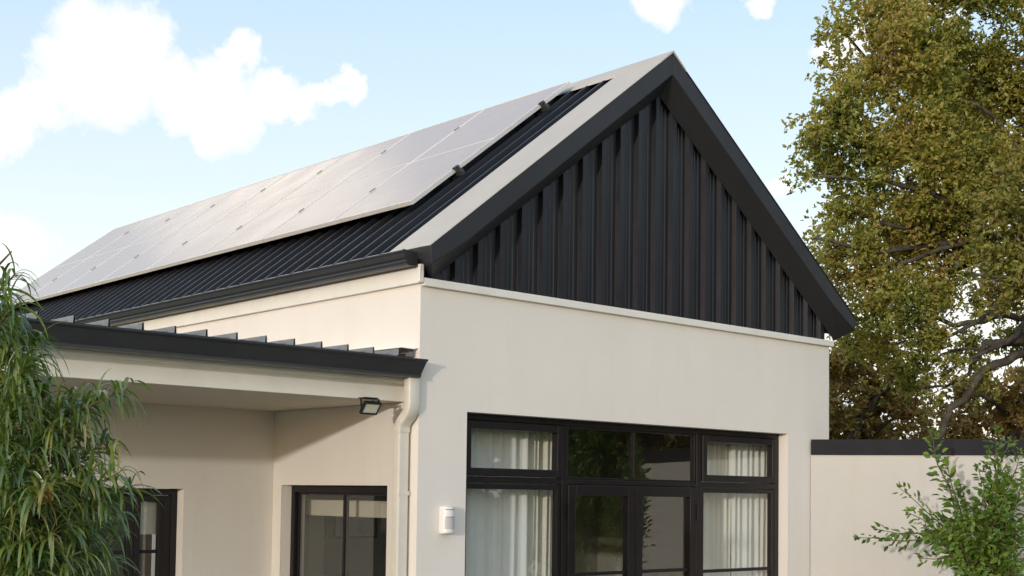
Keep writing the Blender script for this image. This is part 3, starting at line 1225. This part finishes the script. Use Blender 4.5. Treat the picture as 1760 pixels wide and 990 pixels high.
limbs = [
    ([at(1880, 540, OD + .3), at(1810, 585, OD), at(1759, 606, OD - .1), at(1727, 622, OD - .2), at(1693, 634, OD - .2), at(1675, 657, OD - .3), at(1658, 688, OD - .3), at(1632, 700, OD - .3), at(1628, 718, OD - .3), at(1611, 758, OD - .3), at(1600, 800, OD - .3)], .066, .040),
    ([at(1880, 500, OD + .3), at(1800, 560, OD), at(1752, 588, OD - .1), at(1692, 588, OD)], .10, .05),
    ([at(1692, 587, OD), at(1676, 622, OD), at(1653, 653, OD), at(1602, 665, OD), at(1545, 672, OD)], .035, .012),
    ([at(1740, 592, OD), at(1650, 600, OD), at(1590, 630, OD)], .028, .01),
    ([at(1880, 470, OD + .3), at(1790, 420, OD + .1), at(1690, 395, OD - .3), at(1600, 360, OD), at(1500, 300, OD)], .045, .010),
    ([at(1880, 440, OD + .3), at(1790, 290, OD), at(1680, 180, OD - .4), at(1570, 110, OD)], .045, .010),
    ([at(1800, 545, OD), at(1725, 540, OD), at(1640, 560, OD), at(1570, 540, OD), at(1505, 470, OD)], .055, .012),
    ([at(1880, 420, OD + .3), at(1850, 200, OD), at(1760, 60, OD), at(1700, -60, OD)], .045, .010),
]
make_tree("oak_tree", "large olive and rust leaved oak rising right of the house behind the garden wall", "tree",
          obase, ofork, .30, oak, limbs, 1850, .063, "oak_leaf", "trees beyond the garden wall")
gb = at(1850, 900, OD - 2.2)
gb.z = 0
MAT["near_leaf"] = leaf_mat("greener oak leaves", [(.05, (.045, .065, .02)), (.3, (.14, .155, .03)), (.6, (.27, .25, .055)), (.95, (.30, .22, .07))], 1.0)
make_tree("young_oak_tree", "greener slim oak at the picture's right edge, in front of the large oak", "tree",
          gb, at(1835, 470, OD - 2.2), .11, near, [], 1400, .074, "near_leaf", "trees beyond the garden wall", .03)
far1 = clump_list([(1440, 630, 44), (1485, 625, 46), (1530, 660, 40), (1450, 690, 46), (1500, 700, 48), (1545, 715, 30), (1572, 700, 22), (1598, 735, 18), (1560, 660, 26), (1590, 665, 16), (1440, 745, 36), (1490, 752, 40), (1400, 660, 50), (1400, 740, 50), (1530, 765, 30), (1580, 760, 16), (1450, 800, 60), (1520, 810, 50)], 24, .8)
b1 = at(1470, 900, 24)
b1.z = 0
make_tree("rusty_oak_tree", "low rusty brown oak seen between the house corner and the sky gap", "tree",
          b1, at(1468, 770, 24), .16, far1, [([at(1452, 765, 23.5), at(1500, 700, 23.4), at(1530, 650, 23.4)], .07, .02)], 800, .105, "far_leaf", "trees beyond the garden wall")
far2 = clump_list([(1690, 665, 34), (1735, 650, 44), (1660, 705, 34), (1710, 715, 44), (1752, 720, 44), (1632, 742, 24), (1618, 700, 16), (1650, 670, 26), (1680, 752, 36), (1740, 775, 40), (1800, 680, 60), (1800, 760, 60), (1660, 790, 40)], 22, .7)
b2 = at(1740, 900, 22)
b2.z = 0
make_tree("autumn_oak_tree", "thin brown oak behind the twisted hanging limb at right", "tree",
          b2, at(1740, 740, 22), .15, far2, [], 700, .10, "far_leaf", "trees beyond the garden wall")

# --- a tree across the garden that the door glass mirrors
gt = []
for _ in range(26):
    v = unit(RNG.normal(size=3)) * (random.random() ** .4)
    gt.append(((9.6 + 2.2 * v[0], -4.9 + 2.6 * v[1], 3.7 + 2.4 * v[2]), random.uniform(.6, 1.0)))
make_tree("garden_tree", "leafy tree across the garden, mirrored in the french door glass", "tree",
          (9.6, -4.9, 0), (9.6, -4.9, 2.6), .18, gt, [], 620, .12, "far_leaf")
gt = []
for _ in range(22):
    v = unit(RNG.normal(size=3)) * (random.random() ** .4)
    gt.append(((9.3 + 2.0 * v[0], -9.0 + 2.3 * v[1], 3.6 + 2.3 * v[2]), random.uniform(.6, 1.0)))
make_tree("garden_tree", "dark leafy tree far along the garden wall, mirrored in the left window glass", "tree",
          (9.3, -9.0, 0), (9.3, -9.0, 2.4), .18, gt, [], 520, .12, "shrub_leaf")

for bx, by, hgt, lab in ((6.95, -5.0, 3.0, "tall leafy shrub further along the garden wall, mirrored in the left french door"),
                         (7.75, -6.6, 2.7, "broad leafy shrub farthest along the garden wall, mirrored in the large left pane")):
    gt = []
    for _ in range(16):
        v = unit(RNG.normal(size=3)) * (random.random() ** .4)
        gt.append(((bx + .45 * v[0], by + .65 * v[1], hgt * .56 + hgt * .40 * v[2]), random.uniform(.22, .40)))
    make_tree("garden_shrub", lab, "shrub", (bx, by, 0), (bx, by, .7), .05, gt, [], 1500, .08, "shrub_leaf", "shrubs along the garden wall", .02)

# --- climbing shrub against the garden wall
sb = at(1690, 1080, 10.9)
sb.z = 0
shrub = empty("climbing_shrub", tuple(sb), "leafy green shrub sprawling in front of the garden wall and its coping", "shrub")
mb = MB()
P, D, Nn, Ln, Wd = [], [], [], [], []
tips = [(1472, 924, 0), (1500, 908, .1), (1545, 838, .1), (1560, 880, 0), (1590, 905, -.1), (1600, 742, .1), (1625, 790, .1), (1650, 835, 0), (1640, 870, -.2), (1680, 800, .1), (1712, 738, 0), (1700, 770, 0), (1735, 755, .1), (1755, 775, 0),
        (1742, 820, -.1), (1690, 850, -.2), (1720, 880, -.3), (1755, 860, -.2), (1660, 905, -.3), (1620, 935, -.2), (1580, 960, -.2), (1650, 960, -.3), (1700, 930, -.4), (1745, 935, -.4), (1690, 980, -.5), (1750, 990, -.4), (1640, 1000, -.3),
        (1790, 820, 0), (1800, 900, -.2), (1810, 960, -.2), (1672, 945, -.1), (1610, 890, -.1), (1730, 850, -.3), (1705, 900, -.2), (1755, 900, -.35), (1668, 872, -.2), (1598, 925, -.25), (1630, 905, -.3), (1720, 960, -.4), (1665, 985, -.4),
        (1690, 830, -.1), (1655, 885, -.15), (1640, 920, -.35), (1715, 915, -.45), (1735, 885, -.4), (1755, 830, -.2), (1752, 965, -.5)]
for (px, py, dd) in tips:
    e = at(px, py, 10.75 + dd * .8)
    s0 = at(random.uniform(1670, 1740), random.uniform(985, 1060), 10.75)
    mid = s0.lerp(e, .5) + Vector((0, 0, .12 + random.uniform(-.05, .1)))
    if px < 1560: mid = at(1650, 925, 10.7)
    pts = []
    for a, b in ((s0, mid), (mid, e)):
        seg = wobble(a, b, 6, .05)
        pts += seg if not pts else seg[1:]
    n = len(pts)
    mb.tube(pts, [.013 - .0105 * i / (n - 1) for i in range(n)], 5)
    tot = sum((b - a).length for a, b in zip(pts[:-1], pts[1:]))
    cnt = int(tot / .0165)
    for k in range(cnt):
        t = .22 + .78 * (k + random.random()) / cnt
        i = min(int(t * (n - 1)), n - 2)
        q = pts[i].lerp(pts[i + 1], t * (n - 1) - i)
        ax = (pts[i + 1] - pts[i]).normalized()
        rd = Vector(RNG.normal(size=3))
        rd = (rd - ax * rd.dot(ax)).normalized()
        spread = .10 * (1 - t) ** .6 if px > 1590 else .02
        P.append(q + rd * random.uniform(0, .03 + spread))
        D.append((rd * .8 + ax * .7 + Vector((0, 0, -.35 * random.random()))).normalized())
        Nn.append(unit(np.array([-.2, -.5, .8]) + RNG.normal(size=3) * .45))
        l = random.uniform(.05, .10) * (1 - .45 * t ** 5)
        Ln.append(l)
        Wd.append(l * random.uniform(.48, .62))
    for q in range(7):                                              # fresh leaf tuft at the tip
        P.append(e)
        D.append(unit(RNG.normal(size=3) + np.array([0, 0, .6])))
        Nn.append(unit(RNG.normal(size=3) + np.array([0, 0, 1])))
        Ln.append(random.uniform(.025, .045))
        Wd.append(Ln[-1] * .5)
mb.build("stems", "twig", shrub, smooth=True)
leaf_mesh("leaves", P, D, Nn, Ln, Wd, "shrub_leaf", shrub, .14, droop=.16)

# --- strap-leaved bush at the left
BD = 4.6
bb = at(-170, 1100, BD + .1)
bb.z = 0
bush = empty("strap_leaf_bush", tuple(bb), "bush of long drooping strap leaves in front of the verandah", "bush")
mbs = MB()
tips = [(26, 470, 0), (2, 510, .1), (20, 530, -.1), (40, 575, 0), (10, 600, .1), (62, 596, .1), (38, 640, -.1), (215, 672, 0), (175, 685, .1), (120, 690, .15), (80, 680, 0),
        (30, 700, -.2), (140, 735, 0), (95, 740, -.1), (60, 770, -.2), (10, 760, -.2), (205, 812, -.1), (160, 820, -.1), (110, 830, -.2), (70, 850, -.3), (25, 840, -.3), (180, 870, -.1), (130, 900, -.2),
        (90, 920, -.3), (40, 930, -.3), (165, 930, 0), (200, 900, .1), (0, 900, -.35), (-20, 540, 0), (-30, 640, 0), (-30, 760, -.1), (-30, 860, -.2), (120, 960, -.2), (60, 985, -.3), (160, 985, 0), (0, 985, -.3), (190, 960, .15),
        (130, 700, .3), (60, 620, .3), (100, 800, .3), (40, 800, .35), (150, 850, .3), (20, 660, .35), (60, 900, .3), (120, 1000, .3), (-10, 700, .3), (0, 820, .35), (90, 760, .2), (180, 760, .25), (225, 835, 0), (150, 790, .1), (20, 720, -.1), (70, 960, -.2), (100, 880, -.1), (20, 880, -.2), (140, 940, -.1), (30, 960, -.1), (-20, 940, -.2), (90, 860, -.3), (50, 800, -.25), (10, 800, -.3), (120, 770, 0), (110, 720, 0), (50, 660, -.05)]
VV, FF = [], []
for (px, py, dd) in tips:
    e = at(px, py, BD + dd)
    s0 = at(-150 + random.uniform(-40, 30), max(py + random.uniform(120, 260), 640), BD + .15)
    mid = s0.lerp(e, .55) + Vector((0, 0, random.uniform(-.02, .06)))
    pts = []
    for a, b in ((s0, mid), (mid, e)):
        seg = wobble(a, b, 5, .05)
        pts += seg if not pts else seg[1:]
    n = len(pts)
    mbs.tube(pts, [.011 - .0085 * i / (n - 1) for i in range(n)], 5)
    top_sparse = py < 480
    cnt = 18 if top_sparse else 42
    for k in range(cnt):
        t = 1 - (.34 if not top_sparse else .22) * (k / cnt) ** 1.15
        i = min(int(t * (n - 1)), n - 2)
        q = pts[i].lerp(pts[i + 1], t * (n - 1) - i)
        ax = (pts[i + 1] - pts[i]).normalized()
        rd = Vector(RNG.normal(size=3))
        rd = (rd - ax * rd.dot(ax)).normalized()
        d0 = (rd * .8 + ax * random.uniform(.2, .9) + Vector((0, 0, random.uniform(.2, 1.05)))).normalized()
        ln = random.uniform(.11, .20)
        w = random.uniform(.0045, .0074)
        grav = random.uniform(1.5, 3.9)
        dcur, cur = d0.copy(), q.copy()
        sidev = d0.cross(Vector((0, 0, 1)))
        if sidev.length < .05: sidev = Vector((1, 0, 0))
        sidev.normalize()
        sidev = (sidev + Vector(RNG.normal(size=3)) * .35).normalized()
        i0 = len(VV)
        ns = 7
        for s_ in range(ns + 1):
            u_ = s_ / ns
            ww = w * min(1, .35 + 3 * u_) * (1 - u_ ** 4) + .0004
            nb = dcur.cross(sidev).normalized()
            VV += [tuple(cur - sidev * ww), tuple(cur + nb * ww * .3), tuple(cur + sidev * ww)]
            cur = cur + dcur * (ln / ns)
            dcur = (dcur + Vector((0, 0, -1)) * (grav / ns)).normalized()
        for s_ in range(ns):
            a = i0 + 3 * s_
            FF += [(a, a + 1, a + 4, a + 3), (a + 1, a + 2, a + 5, a + 4)]
# trunk
tr = MB()
tr.tube(wobble(bb, at(-150, 560, BD + .15), 8, .02), [.05 - .004 * i for i in range(9)], 8)
tr.build("trunk", "bark", bush, smooth=True)
mbs.tube([at(-20, 500, BD), at(-5, 458, BD), at(20, 432, BD)], [.006, .005, .003], 5)
mbs.build("stems", "twig", bush, smooth=True)
me = bpy.data.meshes.new("leaves")
o_ = np.array(bush.location)
me.from_pydata([tuple(np.array(v) - o_) for v in VV], [], FF)
me.materials.append(MAT["bush_leaf"])
me.polygons.foreach_set("use_smooth", [True] * len(me.polygons))
lo_ = bpy.data.objects.new("leaves", me)
COL.objects.link(lo_)
lo_.parent = bush

# ------------------------------------------------------------------ light
to_sun = Vector((-2.4, -1.0, .24)).normalized()
sd_ = bpy.data.lights.new("sun", 'SUN')
sun = bpy.data.objects.new("sun", sd_)
COL.objects.link(sun)
sun.rotation_euler = (-to_sun).to_track_quat('-Z', 'Y').to_euler()
sd_.energy = 1.6
sd_.angle = R(1.0)
sd_.color = (1.0, .955, .885)

# world: Nishita sky under a bright veil of haze, with cumulus clouds
world = bpy.data.worlds.new("World")
scene.world = world
world.use_nodes = True
nt = world.node_tree
bg = nt.nodes["Background"]
sky = N(nt, "ShaderNodeTexSky", sky_type='NISHITA', sun_disc=False)
sky.sun_elevation = math.asin(to_sun.z)
sky.sun_rotation = math.atan2(to_sun.x, to_sun.y)
sky.dust_density = 2.0
SKY_STRENGTH = .10
tc = N(nt, "ShaderNodeTexCoord").outputs["Generated"]
nrm = N(nt, "ShaderNodeVectorMath", operation='NORMALIZE')
L(nt, tc, nrm.inputs[0])
vdir = nrm.outputs[0]


def math_n(op, a, b=None, c=None, clamp=False):
    n = N(nt, "ShaderNodeMath", operation=op, use_clamp=clamp)
    for i, v in enumerate((a, b, c)):
        if v is None: continue
        if hasattr(v, "links"): L(nt, v, n.inputs[i])
        else: n.inputs[i].default_value = v
    return n.outputs[0]


sepd = N(nt, "ShaderNodeSeparateXYZ")
L(nt, vdir, sepd.inputs[0])
elev = sepd.outputs[2]
veil = ramp(nt, elev, [(0.0, (1.0, .97, .93)), (.12, (.96, .965, .95)), (.22, (.77, .855, .925)), (.36, (.56, .73, .91)), (.7, (.42, .58, .84)), (1.0, (.36, .52, .80))])
# cloud masses as soft discs on the dome, broken up by noise
nz = N(nt, "ShaderNodeTexNoise")
nz.inputs["Scale"].default_value = 15
nz.inputs["Detail"].default_value = 9
nz.inputs["Roughness"].default_value = .64
L(nt, vdir, nz.inputs["Vector"])
dis = N(nt, "ShaderNodeVectorMath", operation='MULTIPLY_ADD')
L(nt, nz.outputs["Color"], dis.inputs[0])
dis.inputs[1].default_value = (.075, .075, .075)
off = N(nt, "ShaderNodeVectorMath", operation='ADD')
L(nt, vdir, off.inputs[0])
off.inputs[1].default_value = (-.0375, -.0375, -.0375)
L(nt, off.outputs[0], dis.inputs[2])
wd_ = N(nt, "ShaderNodeVectorMath", operation='NORMALIZE')
L(nt, dis.outputs[0], wd_.inputs[0])
blobs = [(170, 55, 85), (250, 85, 70), (205, 135, 95), (110, 130, 70), (70, 165, 55), (300, 150, 75), (390, 130, 55), (425, 95, 40), (375, 195, 75), (460, 170, 55), (585, 152, 38), (550, 172, 26),
         (20, 215, 55), (520, 185, 34), (340, 215, 45), (1130, -8, 60), (1300, -8, 34), (1450, 80, 50), (1560, 40, 80), (1500, 700, 90), (1600, 640, 110), (1680, 500, 110), (1640, 250, 90), (1330, 318, 22),
         (30, 420, 80), (-300, 300, 200), (-600, 100, 260)]
glints = [((.351, .828, .437), .06), ((.335, .84, .425), .07), ((.365, .81, .465), .06), ((.30, .87, .39), .035)]     # sunlit cloud above the frame, added for the glare on the panels
dens = None
for gv, ar in glints:
    dt = N(nt, "ShaderNodeVectorMath", operation='DOT_PRODUCT')
    L(nt, wd_.outputs[0], dt.inputs[0])
    dt.inputs[1].default_value = tuple(Vector(gv).normalized())
    k = 1 - math.cos(ar)
    m_ = math_n('MULTIPLY_ADD', dt.outputs["Value"], 1 / k, -(1 - k) / k)
    dens = m_ if dens is None else math_n('MAXIMUM', dens, m_)
glint_fac = math_n('MULTIPLY', dens, 1.0, None, True)
for px, py, r_ in blobs:
    v = view_dir(px, py)
    ar = r_ * .90 / FPX
    dt = N(nt, "ShaderNodeVectorMath", operation='DOT_PRODUCT')
    L(nt, wd_.outputs[0], dt.inputs[0])
    dt.inputs[1].default_value = tuple(v)
    k = 1 - math.cos(ar)
    m_ = math_n('MULTIPLY_ADD', dt.outputs["Value"], 1 / k, -(1 - k) / k)         # 1 at the centre, 0 at the rim
    dens = m_ if dens is None else math_n('MAXIMUM', dens, m_)
# broad cloud over the rest of the sky, well away from the gable
nb_ = N(nt, "ShaderNodeTexNoise")
nb_.inputs["Scale"].default_value = 26
nb_.inputs["Detail"].default_value = 8
L(nt, vdir, nb_.inputs["Vector"])
d2 = math_n('MULTIPLY_ADD', nb_.outputs["Fac"], 2.0, -.90)
dsum = math_n('ADD', dens, d2)
cl = ramp(nt, dsum, [(.0, (0, 0, 0)), (.85, (1, 1, 1))])
c_sky = mixc(nt, .78, sky.outputs[0], veil)
# the sky texture is physically bright: bring it to the veil's scale first
scl = N(nt, "ShaderNodeVectorMath", operation='SCALE')
L(nt, sky.outputs[0], scl.inputs[0])
scl.inputs["Scale"].default_value = SKY_STRENGTH
mix_sky = N(nt, "ShaderNodeVectorMath", operation='ADD')
L(nt, scl.outputs[0], mix_sky.inputs[0])
vs = N(nt, "ShaderNodeVectorMath", operation='SCALE')
L(nt, veil, vs.inputs[0])
vs.inputs["Scale"].default_value = .88
L(nt, vs.outputs[0], mix_sky.inputs[1])
# forward-scattered glow of the hazy air round the low sun
gd = N(nt, "ShaderNodeVectorMath", operation='DOT_PRODUCT')
L(nt, vdir, gd.inputs[0])
gd.inputs[1].default_value = tuple(to_sun)
gp = math_n('POWER', math_n('MULTIPLY_ADD', gd.outputs["Value"], .5, .5, True), 3.0)
glow = N(nt, "ShaderNodeVectorMath", operation='SCALE')
glow.inputs[0].default_value = (1.0, .935, .83)
L(nt, math_n('MULTIPLY', gp, .55), glow.inputs["Scale"])
lit = N(nt, "ShaderNodeVectorMath", operation='ADD')
L(nt, mix_sky.outputs[0], lit.inputs[0])
L(nt, glow.outputs[0], lit.inputs[1])
final0 = mixc(nt, cl, lit.outputs[0], (1.12, 1.10, 1.07))
final = mixc(nt, glint_fac, final0, (2.6, 2.4, 2.05))
L(nt, final, bg.inputs[0])
bg.inputs[1].default_value = 1.0

# ------------------------------------------------------------------ render settings
vs_ = scene.view_settings
vs_.view_transform = 'Standard'
vs_.look = 'None'
vs_.gamma = 1
vs_.exposure = 0.0
vs_.use_curve_mapping = False
scene.cycles.max_bounces = 8
scene.cycles.diffuse_bounces = 4
scene.cycles.transparent_max_bounces = 12
scene.cycles.caustics_reflective = False
scene.cycles.caustics_refractive = False
